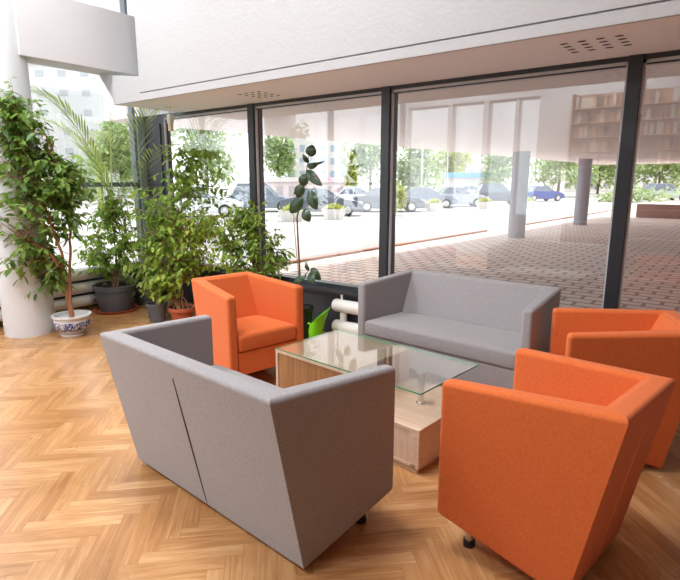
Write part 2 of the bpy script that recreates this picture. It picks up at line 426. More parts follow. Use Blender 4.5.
# ---- upstand (mezzanine parapet) over the window, its ledge, soffit and vents
YF = 3.468; XE = -5.37
bm = bmesh.new(); box(bm, XE, XR, YF, YF + .25, 2.572, ZC); box(bm, XE, XR, YF + .02, YF + .25, 2.561, 2.572)
struct(finish(bm, 'wall_mezzanine', M['plaster']), 'rough white plaster upstand above the long window', 'wall')
bm = bmesh.new()
poly = [(-5.90, 2.488), (XR, 2.488), (XR, 2.560), (XE, 2.560), (XE, 2.735), (-6.17, 2.84), (-5.92, 2.56)]
prism(bm, poly, lambda p, k: (p[0], YF + k * .03, p[1]))
struct(finish(bm, 'trim_8', M['plaster']), 'thin white ledge along the foot of the plaster upstand', 'ledge')
bm = bmesh.new(); box(bm, -5.9, XR, YF + .03, YW + .1, 2.489, 2.56)
struct(finish(bm, 'trim_9', M['soffit']), 'pinkish white soffit between upstand and window head', 'soffit')
bm = bmesh.new(); box(bm, XL, -5.9, YW - .02, YW + .2, HEAD + .03, 2.86)
struct(finish(bm, 'trim_10', M['paint']), 'white lintel over the corner of the front window', 'lintel')
# big beam running towards the window wall
bm = bmesh.new(); box(bm, -6.2, -5.87, 2.5, YW + .1, 2.845, 3.49)
struct(finish(bm, 'trim_11', M['beam'], bevel=.006), 'deep white beam between round column and upstand', 'beam')
bm = bmesh.new(); lathe(bm, [(.25, 0), (.25, ZC)], 64, (-6.127, 2.403))
struct(finish(bm, 'trim_12', M['paint'], smooth=True), 'round white column at the left edge', 'column')

def vent(x0, x1, y0, y1, lx, rows=4, cols=4, label=''):
    root = empty('ceiling_vent', label, 'vent', ((x0 + x1) / 2, (y0 + y1) / 2, 2.4885), 0)
    for i in range(cols):
        for j in range(rows):
            x = x0 + (x1 - x0) * i / (cols - 1) - root.location.x; y = y0 + (y1 - y0) * j / (rows - 1) - root.location.y
            x += (j - 1.5) * lx
            bm = bmesh.new()
            pts = [(x + .026 * math.cos(t) , y + .014 * math.sin(t)) for t in [2 * PI * k / 14 for k in range(14)]]
            prism(bm, pts, lambda p, k: (p[0], p[1], -.002 + .001 * k))
            finish(bm, 'slot', M['slot'], root)
vent(-1.06, -.74, 3.74, 4.01, 0, label='vent of sixteen oval slots in the soffit, at the right')
vent(-4.20, -3.93, 3.84, 4.11, 0, label='vent of sixteen oval slots in the soffit, near the corner')

# ---- unseen fill lights added under the ceiling to brighten the lounge
def fill_fitting(x, y, label):
    root = empty('fill_light', label, 'fill light', (x, y, ZC), 0, 'added fill lights high in the hall')
    bm = bmesh.new(); box(bm, -.62, .62, -.62, .62, -.06, 0); finish(bm, 'housing', M['paint'], root)
    m = bpy.data.materials.get('fill_diffuser')
    if not m:
        m, nt, b = new_mat('fill_diffuser'); setp(b, Base_Color=(1, 1, 1, 1), Emission_Color=(1, .95, .88, 1), Emission_Strength=1.5)
    bm = bmesh.new(); box(bm, -.57, .57, -.57, .57, -.075, -.06); finish(bm, 'diffuser', m, root)
    ld = bpy.data.lights.new('lamp', 'AREA'); ld.shape = 'SQUARE'; ld.size = 1.1; ld.energy = FILL; ld.color = (.96, .98, 1)  # area lamp added as interior fill
    lo = bpy.data.objects.new('lamp', ld); C.objects.link(lo); lo.location = (x, y, ZC - .09)
FILL = 76
for x in (-5.4, -2.4):
    for y in (-1.2, 1.8): fill_fitting(x, y, 'added square white fill light high in the hall, out of the frame')

# ---- radiators
def register(name, label, loc, rz, length, zs, r, posts, cat='radiator'):
    root = empty(name, label, cat, loc, rz)
    for z in zs:
        bm = bmesh.new(); k = r * .35
        prof = [(0, 0), (r - k, 0), (r - k * .3, k * .3), (r, k), (r, length - k), (r - k * .3, length - k * .3), (r - k, length), (0, length)]
        lathe(bm, prof, 24)
        bmesh.ops.transform(bm, matrix=Matrix.Rotation(PI / 2, 4, 'Y'), verts=bm.verts[:])
        bmesh.ops.translate(bm, vec=(0, 0, z), verts=bm.verts[:])
        finish(bm, 'radiator_tube', M['radiator'], root, smooth=True)
    for x in posts:
        bm = bmesh.new(); tube(bm, [(x, 0, 0), (x, 0, zs[-1])], r * .55, 16); finish(bm, 'connecting_pipe', M['radiator'], root, smooth=True)
    return root
rg = register('tube_radiator', 'white two-tube radiator under the front window beside the green can', (-3.36, 4.305, 0), 0, 3.6, (.125, .352), .068, (.12, 1.8, 3.5))
bm = bmesh.new(); tube(bm, [(.1, 0, .41), (.1, 0, .475)], .012, 10); tube(bm, [(.1, 0, .465), (.1, 0, .49)], .02, 10)
finish(bm, 'air_valve', M['radiator'], rg)
register('tube_radiator', 'white three-tube radiator along the side window behind the pots', (-6.62, -.6, 0), PI / 2, 4.55, (.13, .30, .47), .07, (.3, 2.3, 4.4))

# small white sensor hanging at the window head
root = empty('motion_sensor', 'small white sensor box at the window head above the ficus', 'sensor', tuple(at(170.5, 122, Y=YW - .2)))
p0 = root.location
bm = bmesh.new(); box(bm, -.035, .035, -.03, .03, -.02, .09); finish(bm, 'housing', M['radiator'], root, bevel=.008)
bm = bmesh.new(); box(bm, -.028, .028, -.024, .024, -.11, -.02); finish(bm, 'lens_cover', plain('amber_cover', (236, 214, 180), .4), root, bevel=.006)
bm = bmesh.new(); tube(bm, [(0, 0, .09), (0, 0, 2.492 - p0.z)], .01, 8); finish(bm, 'mounting_rod', M['radiator'], root)

# ------------------------------------------------------------------ seats
def seat_unit(kind, fab, W, D, s, loc, rz, label, group, seam=False):
    Hf, Hb, h0, h1, t, b = .7923, .835, .165, .016, .078, .096
    e = .0703 * (.7 if kind == 'sofa' else 1.0) + (.018 if kind == 'sofa' else .006)
    SZ = .50
    root = empty('tub_sofa' if kind == 'sofa' else 'tub_armchair', label, 'sofa' if kind == 'sofa' else 'armchair', loc, rz, group)
    wb = W / 2 - e
    BV = .024
    def hgt(y): return Hf + (Hb - Hf) * y / D
    for sg in (-1, 1):
        bm = bmesh.new()
        bo = (sg * wb, D - s, h1); bi = (sg * (wb - t), D - s - .09, h1 + .02)
        hexa(bm, [(sg * W / 2, 0, h0), (sg * (W / 2 - t), 0, h0), bi, bo],
             [(sg * W / 2, 0, Hf), (sg * (W / 2 - t), 0, Hf), (sg * (wb - t), D - b, Hb), (sg * wb, D, Hb)])
        if sg > 0: bmesh.ops.reverse_faces(bm, faces=bm.faces[:])
        finish(bm, 'arm', fab, root, bevel=BV, segs=4, smooth=True, keep=({2, 3, 6, 7},))
    # backrest: mitred to the arms, its inner face leaning
    bm = bmesh.new()
    yi = D - b - .10
    hexa(bm, [(-wb, D - s, h1), (-(wb - t), D - s - .09, h1), (wb - t, D - s - .09, h1), (wb, D - s, h1)],
         [(-wb, D, Hb), (-(wb - t), D - b, Hb), (wb - t, D - b, Hb), (wb, D, Hb)])
    finish(bm, 'backrest', fab, root, bevel=BV, segs=4, smooth=True, keep=({0, 1, 4, 5}, {2, 3, 6, 7}))
    # inner back cushion face
    xi = lambda y: W / 2 - t - e * y / D
    bm = bmesh.new()
    y0, y1 = D - b - .17, D - b + .01
    hexa(bm, [(-xi(y0) , y0, SZ - .1), (xi(y0), y0, SZ - .1), (xi(y1), y1 - .02, SZ - .1), (-xi(y1), y1 - .02, SZ - .1)],
         [(-xi(y1) + .004, D - b - .012, Hb - .012), (xi(y1) - .004, D - b - .012, Hb - .012), (xi(y1) - .004, y1 + .02, Hb - .012), (-xi(y1) + .004, y1 + .02, Hb - .012)])
    finish(bm, 'back_cushion', fab, root, bevel=.008, segs=2, smooth=True)
    # seat cushion, slightly crowned
    bm = bmesh.new(); x0 = W / 2 - t - .003; n = 14; m = 10; g = {}
    yb = D - b - .13; zc = .352
    for i in range(n + 1):
        for j in range(m + 1):
            u, v = i / n, j / m; y = -.004 + (yb + .004) * v; x = (-1 + 2 * u) * (x0 - e * max(y, 0) / D)
            cr = .022 * (1 - (2 * u - 1) ** 6) * (1 - (2 * v - 1) ** 6)
            g[i, j] = bm.verts.new((x, y, SZ - .022 + cr)); 
    gb = {}
    for i in range(n + 1):
        for j in range(m + 1):
            if i in (0, n) or j in (0, m): gb[i, j] = bm.verts.new((g[i, j].co.x, g[i, j].co.y, zc))
    for i in range(n):
        for j in range(m): bm.faces.new((g[i, j], g[i + 1, j], g[i + 1, j + 1], g[i, j + 1]))
    ring = [(i, 0) for i in range(n)] + [(n, j) for j in range(m)] + [(i, m) for i in range(n, 0, -1)] + [(0, j) for j in range(m, 0, -1)]
    low = []
    for k, q in enumerate(ring):
        q2 = ring[(k + 1) % len(ring)]; bm.faces.new((g[q], gb[q], gb[q2], g[q2])); low.append(gb[q])
    bm.faces.new(low)
    bmesh.ops.recalc_face_normals(bm, faces=bm.faces[:])
    es = [ed for ed in bm.edges if len(ed.link_faces) == 2 and ed.calc_face_angle() > .9]
    bmesh.ops.bevel(bm, geom=es, offset=.024, segments=4, profile=.5, affect='EDGES', clamp_overlap=True)
    finish(bm, 'seat_cushion', fab, root, smooth=True)
    # base apron below the cushion
    bm = bmesh.new(); xb = W / 2 - t - .002; xe = wb - t
    hexa(bm, [(-xb, .006, h0 + .003), (xb, .006, h0 + .003), (xe, D - s - .1, h1 + .03), (-xe, D - s - .1, h1 + .03)], [(-xb, .006, zc - .003), (xb, .006, zc - .003), (xe, D - s - .1, zc - .003), (-xe, D - s - .1, zc - .003)])
    finish(bm, 'seat_base', fab, root, bevel=.006)
    # legs: chrome with black foot in front, low black glides behind
    for sx in (-1, 1):
        x = sx * (W / 2 - .12)
        bm = bmesh.new(); tube(bm, [(x, .11, .03), (x, .11, .20)], .021, 20, 0 if kind != 'sofa' else 1); tube(bm, [(x, .11, 0), (x, .11, .03)], .027, 20, 1)
        l = finish(bm, 'front_leg', [M['chrome'], M['black']], root, smooth=False); l['label'] = 'chrome front leg with black foot' if kind != 'sofa' else 'black front leg'
        bm = bmesh.new(); x = sx * (wb - .09); tube(bm, [(x, D - s - .11, 0), (x, D - s - .11, .06)], .026, 16)
        finish(bm, 'rear_foot', M['black'], root)
    if seam:
        # open seam down the middle of the outer back
        bm = bmesh.new(); pts = []
        dy = s; zt, zb = .745, h1 + .02
        yy = lambda z: D - s + s * (z - h1) / (Hb - h1)
        k = 12
        for q in range(k + 1):
            z = zt + (zb - zt) * q / k; w = .0014 + .0048 * math.sin(PI * min(1, q / k * .9 + .1))
            pts.append((z, w))
        fr = [[bm.verts.new((sx * w, yy(z) + .0016, z)) for z, w in pts] for sx in (-1, 1)]
        bk = [[bm.verts.new((sx * w, yy(z) - .006, z)) for z, w in pts] for sx in (-1, 1)]
        for q in range(k):
            bm.faces.new((fr[0][q], fr[1][q], fr[1][q + 1], fr[0][q + 1]))
            bm.faces.new((fr[0][q], fr[0][q + 1], bk[0][q + 1], bk[0][q])); bm.faces.new((fr[1][q], bk[1][q], bk[1][q + 1], fr[1][q + 1]))
        sm = finish(bm, 'seam', M['seam'] if fab is M['grey'] else M['seam_o'], root)
        sm['label'] = 'vertical seam down the outer back'
    return root
M['seam_o'] = plain('orange_piping', (244, 160, 104), .7)
SOF = dict(W=1.504, D=.7198, s=.1682); CHR = dict(W=.7125, D=.7192, s=.1538)
seat_unit('sofa', M['grey'], **SOF, loc=(-1.9388, 2.0473, 0), rz=3.07297, label='grey two-seat tub sofa in the foreground, its back to the viewer', group='grey tub sofas round the glass table', seam=True)
seat_unit('sofa', M['grey'], **SOF, loc=(-1.7886, 3.5122, 0), rz=-.06922, label='grey two-seat tub sofa facing the viewer, against the window', group='grey tub sofas round the glass table', seam=True)
GA = 'orange tub armchairs round the glass table'
seat_unit('armchair', M['orange'], **CHR, loc=(-2.8723, 2.845, 0), rz=1.38868, label='orange tub armchair in front of the plants, seat in view', group=GA, seam=True)
seat_unit('armchair', M['orange'], **CHR, loc=(-.8390, 3.3367, 0), rz=-1.17549, label='orange tub armchair behind another one, cut by the right edge', group=GA, seam=True)
seat_unit('armchair', M['orange'], **CHR, loc=(-.8968, 2.3014, 0), rz=-1.72282, label='orange tub armchair nearest the viewer at lower right, chrome leg showing', group=GA, seam=True)

# ------------------------------------------------------------------ coffee table
TL, TW, TH, Tl = 1.2071, .6492, .4914, .2732
tb = empty('coffee_table', 'low coffee table with glass top on stepped pale oak boxes', 'coffee table', (-2.495, 2.5284, 0), -.09041)
XM = .68
bm = bmesh.new(); box(bm, .03, TL - .02, .02, TW - .02, 0, .035); p = finish(bm, 'plinth', M['oak_pale'], tb); 
# tall box: pale frame boards
bm = bmesh.new(); z1 = TH - .009
box(bm, 0, .022, 0, TW, .035, z1); box(bm, .022, XM, 0, TW, z1 - .02, z1); box(bm, XM - .02, XM, 0, TW, .035, z1 - .02)
finish(bm, 'tall_box', M['oak_pale_v'], tb)
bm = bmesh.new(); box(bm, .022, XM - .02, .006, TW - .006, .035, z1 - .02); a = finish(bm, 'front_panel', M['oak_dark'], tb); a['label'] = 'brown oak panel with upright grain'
# low box
bm = bmesh.new(); box(bm, XM, TL, 0, TW, Tl - .022, Tl); box(bm, TL - .022, TL, 0, TW, .035, Tl - .022); box(bm, XM, TL - .022, 0, .004, .035, .057)
box(bm, TL - .06, TL - .022, 0, .01, .035, Tl - .022)
finish(bm, 'low_box', M['oak_pale'], tb, bevel=.0015, segs=1)
bm = bmesh.new(); box(bm, XM, TL - .06, .005, TW - .005, .057, Tl - .022); finish(bm, 'drawer_front', M['oak_pale_v'], tb)
bm = bmesh.new(); box(bm, 0, TL, 0, TW, TH - .008, TH)
bmesh.ops.recalc_face_normals(bm, faces=bm.faces[:])
for f in bm.faces:
    if abs(f.normal.z) < .5: f.material_index = 1
finish(bm, 'glass_top', [M['tglass'], M['gedge']], tb)
for (x, y) in ((1.0, .32),):
    bm = bmesh.new(); lathe(bm, [(0, Tl), (.03, Tl), (.03, Tl + .008), (.02, Tl + .012), (.02, TH - .022), (.034, TH - .018), (.034, TH - .009), (0, TH - .009)], 24, (x, y))
    q = finish(bm, 'glass_support', M['chrome'], tb, smooth=False); q['label'] = 'chrome post under the glass'

# ------------------------------------------------------------------ plants
def leaf(bm, tl, base, d, up, ln, w, tone, mi=0, droop=.2, pet=True):
    d = d.normalized(); s = d.cross(up)
    if s.length < .05: s = d.orthogonal()
    s.normalize(); nrm = s.cross(d).normalized()
    P = [(0, .0, 0), (.22, .72, .0), (.5, 1, 0), (.78, .6, 0), (1, 0, 0)]
    mid = [base + d * (ln * t) - Vector((0, 0, droop * ln * t * t)) for t in (0, .25, .55, .82, 1.0)]
    wd = [.0, .38, .5, .3, 0]
    c = [bm.verts.new(m) for m in mid]
    l = [bm.verts.new(mid[i] + s * (wd[i] * w) + nrm * (w * .14)) for i in (1, 2, 3)]
    r = [bm.verts.new(mid[i] - s * (wd[i] * w) + nrm * (w * .14)) for i in (1, 2, 3)]
    fs = [(c[0], c[1], l[0]), (c[1], c[2], l[1], l[0]), (c[2], c[3], l[2], l[1]), (c[3], c[4], l[2]),
          (c[0], r[0], c[1]), (c[1], r[0], r[1], c[2]), (c[2], r[1], r[2], c[3]), (c[3], r[2], c[4])]
    for f in fs:
        x = bm.faces.new(f); x.smooth = True; x[tl] = tone; x.material_index = mi
def fin_leaves(bm, name, mats, parent):
    tl = bm.faces.layers.float['tl']; vals = [f[tl] for f in bm.faces]
    bm.faces.layers.float.remove(tl)
    o = finish(bm, name, mats, parent, recalc=False)
    a = o.data.attributes.new('tone', 'FLOAT', 'FACE'); a.data.foreach_set('value', vals)
    return o
def rnd_unit():
    while True:
        v = Vector((random.uniform(-1, 1), random.uniform(-1, 1), random.uniform(-1, 1)))
        if .05 < v.length < 1: return v.normalized()
def bushy(root, stems, blobs, mat, stem_mat, stem_r, lf=(.06, .026), seed=1, per=9, twig_r=.0022):
    """blobs: (centre, rx, rz, twigs). Stems are polylines; every twig leaves the nearest stem point below it."""
    rs = random.Random(seed); O = root.location
    bs = bmesh.new(); anchor = []
    for st in stems:
        pts = [Vector(p) - O for p in st]
        fine = []
        for a, b in zip(pts, pts[1:]):
            for k in range(6): fine.append(a.lerp(b, k / 6))
        fine.append(pts[-1])
        n = len(fine)
        fine = [f + Vector((rs.gauss(0, .006), rs.gauss(0, .006), 0)) * (i > 0) for i, f in enumerate(fine)]
        tube(bs, fine, [stem_r * (1 - .75 * i / n) for i in range(n)], 8)
        anchor += fine[n // 4:]
    bl = bmesh.new(); tl = bl.faces.layers.float.new('tl'); lf = (lf[0] * 1.18, lf[1] * 1.3)
    for (c, rx, rz, n) in blobs:
        n = int(n * 1.25)
        c = Vector(c) - O
        for _ in range(n):
            v = Vector((rs.gauss(0, .6), rs.gauss(0, .6), rs.gauss(0, .6)))
            if v.length > 1.15: v *= 1.15 / v.length
            tip = c + Vector((v.x * rx, v.y * rx, v.z * rz))
            cand = min((anchor[rs.randrange(len(anchor))] for _ in range(12)), key=lambda a: (a - tip).length + (1.2 if a.z > tip.z + .1 else 0))
            midp = cand.lerp(tip, .55) + Vector((0, 0, .25 * (tip - cand).length * .5))
            pts = []
            for k in range(7):
                t = k / 6; pts.append(cand * (1 - t) ** 2 + midp * (2 * t * (1 - t)) + tip * t * t)
            tube(bs, pts, [twig_r * (1.6 - 1.1 * k / 6) for k in range(7)], 4, caps=False)
            span = (tip - cand).length
            t0 = max(.0, 1 - .38 / max(span, .05))
            for q in range(per):
                t = t0 + (1 - t0) * (q + rs.random()) / per
                p = cand * (1 - t) ** 2 + midp * (2 * t * (1 - t)) + tip * t * t
                dirn = (tip - midp).normalized()
                side = Vector((rs.gauss(0, 1), rs.gauss(0, 1), rs.gauss(0, .5))).normalized()
                d = (dirn * .55 + side * .9 + Vector((0, 0, -.45))).normalized()
                L = lf[0] * rs.uniform(.65, 1.2)
                leaf(bl, tl, p + d * .008, d, Vector((rs.gauss(0, .35), rs.gauss(0, .35), 1)).normalized(), L, L * lf[1] / lf[0] * rs.uniform(.85, 1.15), min(1, max(0, rs.gauss(.45, .3))), 0, rs.uniform(.1, .35))
    finish(bs, 'stem', stem_mat, root, smooth=True)
    fin_leaves(bl, 'foliage', mat, root)
def blob(px, py, rx, ry, n, **k):
    c = at(px, py, **k); dep = (c - CAM).dot(VF)
    return (c, rx * dep / FPX, ry * dep / FPX, n)

# 1: big weeping ficus in the blue and white bowl
pt = (-5.62, 2.62, 0)
f1 = empty('potted_ficus', 'large dark green weeping fig in a blue and white bowl by the column', 'potted plant', pt)
bm = bmesh.new(); lathe(bm, [(0, 0), (.105, 0), (.115, .012), (.12, .03), (.09, .032), (.10, .04), (.15, .075), (.172, .12), (.165, .165), (.16, .185), (.185, .2), (.185, .215), (.155, .215), (.15, .18), (0, .178)], 40)
bmesh.ops.scale(bm, vec=(1.06, 1.06, 1.1), verts=bm.verts[:]); finish(bm, 'pot', M['bluewhite'], f1, smooth=True)
bm = bmesh.new(); lathe(bm, [(0, .182), (.148, .181)], 24); finish(bm, 'soil', M['soil'], f1)
PL = dict(Y=2.6)
bp = Vector(pt)
s1 = [bp + Vector((0, 0, .17)), at(66, 290, Y=2.62), at(62, 255, Y=2.58), at(48, 215, Y=2.5), at(30, 160, Y=2.45), at(14, 110, Y=2.4)]
s2 = [bp + Vector((.015, 0, .17)), at(69, 285, Y=2.64), at(70, 240, Y=2.7), at(64, 190, Y=2.7), at(50, 140, Y=2.7)]
s3 = [at(64, 270, Y=2.6), at(45, 250, Y=2.45), at(25, 240, Y=2.3)]
blobs = [blob(14, 120, 24, 30, 34, Y=2.35), blob(30, 155, 38, 34, 46, Y=2.45), blob(55, 185, 34, 28, 44, Y=2.65), blob(20, 195, 34, 34, 26, Y=2.3), blob(26, 250, 40, 24, 40, Y=2.35),
         blob(68, 175, 20, 22, 18, Y=2.75), blob(42, 278, 22, 20, 14, Y=2.45), blob(6, 95, 16, 16, 9, Y=2.3), blob(-10, 180, 30, 60, 30, Y=2.2), blob(70, 215, 14, 14, 8, Y=2.7), blob(2, 262, 18, 22, 12, Y=2.25)]
bushy(f1, [s1, s2, s3], blobs, M['leaf_dark'], M['bark'], .02, (.078, .036), 11, 9)

# 2: ficus in large dark grey pot with terracotta saucer
pt = tuple(at(113, 311, Z=0) + Vector((0, .05, 0))); pt = (pt[0], pt[1], 0)
f2 = empty('potted_ficus', 'light green ficus in a large dark grey pot on a terracotta saucer', 'potted plant', pt)
bm = bmesh.new(); lathe(bm, [(0, 0), (.24, 0), (.27, .035), (.255, .035), (.235, .012), (0, .012)], 40); sc_ = finish(bm, 'saucer', M['terra'], f2, smooth=True); sc_['label'] = 'terracotta saucer'
bm = bmesh.new(); lathe(bm, [(0, .013), (.19, .013), (.2, .03), (.235, .28), (.255, .285), (.262, .345), (.245, .345), (.235, .30), (0, .295)], 40); finish(bm, 'pot', M['greypot'], f2, smooth=True)
bm = bmesh.new(); lathe(bm, [(0, .312), (.236, .31)], 30); finish(bm, 'soil', M['soil'], f2)
b0 = Vector(pt) + Vector((0, 0, .3)); dd = {'D': (Vector(pt) - CAM).dot(VF)}
D2 = dd['D']
st = [[b0, at(116, 270, D=D2), at(114, 235, D=D2), at(108, 205, D=D2)], [b0 + Vector((.03, .02, 0)), at(120, 262, D=D2), at(126, 225, D=D2 - .1)], [b0 + Vector((-.03, 0, 0)), at(108, 262, D=D2), at(97, 235, D=D2 + .1)]]
bushy(f2, st, [blob(115, 215, 30, 24, 40, D=D2), blob(98, 245, 24, 22, 26, D=D2 - .1), blob(128, 250, 24, 26, 30, D=D2), blob(112, 200, 22, 14, 20, D=D2 + .1), blob(92, 265, 14, 16, 10, D=D2 - .2)], M['leaf_mid'], M['stem'], .014, (.068, .034), 12, 8)

# 3: palm behind
pt = (-6.36, 3.98, 0)
f3 = empty('potted_palm', 'feathery date palm with long fronds behind the grey pot', 'potted plant', pt)
bm = bmesh.new(); lathe(bm, [(0, 0), (.11, 0), (.14, .24), (.155, .25), (.155, .28), (.14, .28), (.13, .25), (0, .25)], 30); finish(bm, 'pot', M['greypot'], f3, smooth=True)
bm = bmesh.new(); lathe(bm, [(0, .262), (.134, .26)], 24); finish(bm, 'soil', M['soil'], f3)
def frond(root, pts, n, ll, seed, wid=.022, hang=.3):
    rs = random.Random(seed); O = root.location; P = [Vector(p) - O for p in pts]
    def bez(t):
        Q = P[:]
        while len(Q) > 1: Q = [a.lerp(b, t) for a, b in zip(Q, Q[1:])]
        return Q[0]
    bm = bmesh.new(); tl = bm.faces.layers.float.new('tl')
    tube(bm, [bez(k / 16) for k in range(17)], [.006 * (1 - .75 * k / 16) for k in range(17)], 6)
    for i in range(n):
        t = .35 + .65 * i / (n - 1); p = bez(t); tan = (bez(min(1, t + .02)) - bez(t - .02)).normalized()
        sd = tan.cross(Vector((0, 0, 1))); sd = sd.normalized() if sd.length > .1 else VR.copy()
        for s_ in (-1, 1):
            d = (tan * (.55 + .5 * t) + sd * s_ * .85 + Vector((0, 0, rs.gauss(.38, .12)))).normalized()
            L = ll * (1 - .55 * abs(2 * (t - .55))) * rs.uniform(.85, 1.1)
            leaf(bm, tl, p, d, Vector((0, 0, 1)), L, wid, min(1, max(0, rs.gauss(.5, .25))), 0, hang * rs.uniform(.5, 1.3))
    fin_leaves(bm, 'frond', M['leaf_palm'], root)
b0 = Vector(pt) + Vector((0, 0, .26))
frond(f3, [b0, at(108, 190, Y=3.8), at(80, 95, Y=3.4), at(28, 92, Y=2.9)], 30, .42, 1)
frond(f3, [b0, at(108, 190, Y=3.8), at(92, 130, Y=3.6), at(38, 118, Y=3.3)], 26, .38, 2)
frond(f3, [b0, at(118, 180, Y=3.9), at(118, 125, Y=3.9), at(92, 135, Y=3.9)], 18, .34, 3)
frond(f3, [b0, at(125, 170, Y=4.0), at(135, 100, Y=4.0), at(170, 108, Y=3.95)], 26, .42, 4, hang=.1)
frond(f3, [b0, at(130, 190, Y=4.0), at(140, 150, Y=4.0), at(176, 145, Y=3.9)], 22, .36, 5)
frond(f3, [b0, at(112, 190, Y=3.9), at(112, 150, Y=3.9), at(112, 116, Y=3.9)], 12, .16, 6, .012, 0)
# the two upright blades
O = Vector(pt)
bm = bmesh.new(); tl = bm.faces.layers.float.new('tl')
for (pa, pb, w) in (((101, 215), (93, 136), .08), ((112, 215), (110, 118), .02), ((104, 230), (100, 160), .03)):
    a = at(*pa, Y=3.75) - O; b = at(*pb, Y=3.75) - O
    tube(bm, [b0 - O, a], .006, 6)
    leaf(bm, tl, a, b - a, VF, (b - a).length, w, .7, 0, 0)
fin_leaves(bm, 'upright_blade', M['leaf_palm'], f3)

# 4: tall ficus in small grey pot
pt = tuple(at(158, 321, Z=0)); pt = (pt[0], pt[1], 0)
f4 = empty('potted_ficus', 'tall ficus with arching tip in a small grey pot left of the terracotta pot', 'potted plant', pt)
bm = bmesh.new(); lathe(bm, [(0, 0), (.085, 0), (.115, .19), (.125, .195), (.125, .225), (.112, .225), (.108, .2), (0, .2)], 30); finish(bm, 'pot', M['greypot'], f4, smooth=True)
bm = bmesh.new(); lathe(bm, [(0, .212), (.108, .21)], 24); finish(bm, 'soil', M['soil'], f4)
D4 = (Vector(pt) - CAM).dot(VF); b0 = Vector(pt) + Vector((0, 0, .2))
st = [[b0, at(165, 280, D=D4 + .1), at(178, 230, D=D4 + .2), at(185, 180, D=D4 + .3), at(186, 152, D=D4 + .3), at(205, 150, D=D4 + .3)],
      [b0 + Vector((.02, 0, 0)), at(156, 270, D=D4), at(152, 235, D=D4)], [b0 + Vector((-.02, 0, 0)), at(166, 262, D=D4), at(170, 220, D=D4)]]
bushy(f4, st, [blob(186, 158, 20, 14, 14, D=D4 + .3), blob(205, 168, 20, 16, 15, D=D4 + .3), blob(180, 188, 26, 20, 26, D=D4 + .25), blob(212, 195, 18, 14, 12, D=D4 + .3), blob(150, 215, 28, 24, 34, D=D4), blob(150, 262, 24, 34, 40, D=D4), blob(175, 235, 30, 30, 40, D=D4 + .2)],
      M['leaf_mid'], M['canegreen'], .009, (.074, .034), 14, 8)

# 5: many-stemmed fig in terracotta pot
pt = tuple(at(178, 322, Z=0)); pt = (pt[0], pt[1] + .06, 0)
f5 = empty('potted_ficus', 'bushy many-stemmed fig in a terracotta pot left of the orange armchair', 'potted plant', pt)
bm = bmesh.new(); lathe(bm, [(0, 0), (.11, 0), (.135, .13), (.155, .135), (.155, .175), (.14, .175), (.132, .15), (0, .15)], 32); finish(bm, 'pot', M['terra'], f5, smooth=True)
bm = bmesh.new(); lathe(bm, [(0, .158), (.134, .157)], 24); finish(bm, 'soil', M['soil'], f5)
D5 = (Vector(pt) - CAM).dot(VF); b0 = Vector(pt) + Vector((0, 0, .15))
st = []
rs = random.Random(5)
for k in range(9):
    o_ = Vector((rs.uniform(-.07, .07), rs.uniform(-.07, .07), 0)); q = 150 + k * 8
    st.append([b0 + o_, at(172 + (k - 4) * 2.5, 285, D=D5 + rs.uniform(-.1, .1)), at(176 + (k - 4) * 6, 250, D=D5 + rs.uniform(-.15, .15)), at(178 + (k - 4) * 9, 225 - 6 * abs(k % 3), D=D5 + rs.uniform(-.2, .2))])
bushy(f5, st, [blob(172, 265, 26, 24, 34, D=D5 - .05), blob(190, 240, 28, 24, 44, D=D5), blob(215, 250, 22, 26, 30, D=D5 + .1), blob(160, 285, 18, 16, 14, D=D5 - .1), blob(205, 222, 24, 18, 24, D=D5 + .1)],
      M['leaf_yel'], M['bark'], .007, (.062, .028), 15, 9)

# 6: ficus beside the slim mullion, pot behind the armchair
pt = (-4.35, 3.92, 0)
f6 = empty('potted_ficus', 'round-headed ficus behind the back of the left orange armchair', 'potted plant', pt)
bm = bmesh.new(); lathe(bm, [(0, 0), (.11, 0), (.14, .24), (.155, .245), (.155, .28), (.14, .28), (.134, .25), (0, .25)], 30); finish(bm, 'pot', M['greypot'], f6, smooth=True)
bm = bmesh.new(); lathe(bm, [(0, .262), (.135, .26)], 24); finish(bm, 'soil', M['soil'], f6)
b0 = Vector(pt) + Vector((0, 0, .25)); D6 = (Vector(pt) - CAM).dot(VF)
st = [[b0, at(258, 275, D=D6), at(250, 240, D=D6), at(248, 210, D=D6)], [b0, at(266, 270, D=D6), at(272, 245, D=D6)], [b0, at(248, 275, D=D6), at(232, 245, D=D6 + .1)]]
bushy(f6, st, [blob(248, 215, 22, 20, 34, D=D6), blob(238, 245, 26, 26, 44, D=D6), blob(268, 250, 20, 24, 38, D=D6), blob(225, 225, 20, 22, 24, D=D6 + .1), blob(280, 262, 12, 14, 12, D=D6)],
      M['leaf_mid'], M['stem'], .010, (.056, .028), 16, 9)

# 7: rubber plant
pt = (at(303, 322, Y=4.08).x, 4.08, 0)
f7 = empty('rubber_plant', 'tall thin rubber plant with few big dark leaves against the window', 'potted plant', pt)
bm = bmesh.new(); lathe(bm, [(0, 0), (.08, 0), (.105, .3), (.115, .305), (.115, .34), (.1, .34), (.096, .31), (0, .31)], 28); finish(bm, 'pot', M['black'], f7, smooth=True)
bm = bmesh.new(); lathe(bm, [(0, .32), (.1, .32)], 24); finish(bm, 'soil', M['soil'], f7)
O = Vector(pt); YR = 4.08
def rp(x, y): return at(x, y, Y=YR) - O
bm = bmesh.new()
tube(bm, [Vector((0, 0, .31)), rp(300, 278), rp(298, 240), rp(297, 217), rp(301, 200), rp(304, 185), rp(307, 168), rp(310, 148)], [.011, .010, .009, .008, .007, .006, .005, .003], 8)
tube(bm, [rp(297.5, 222), rp(290, 210), rp(300, 192)], .003, 6)
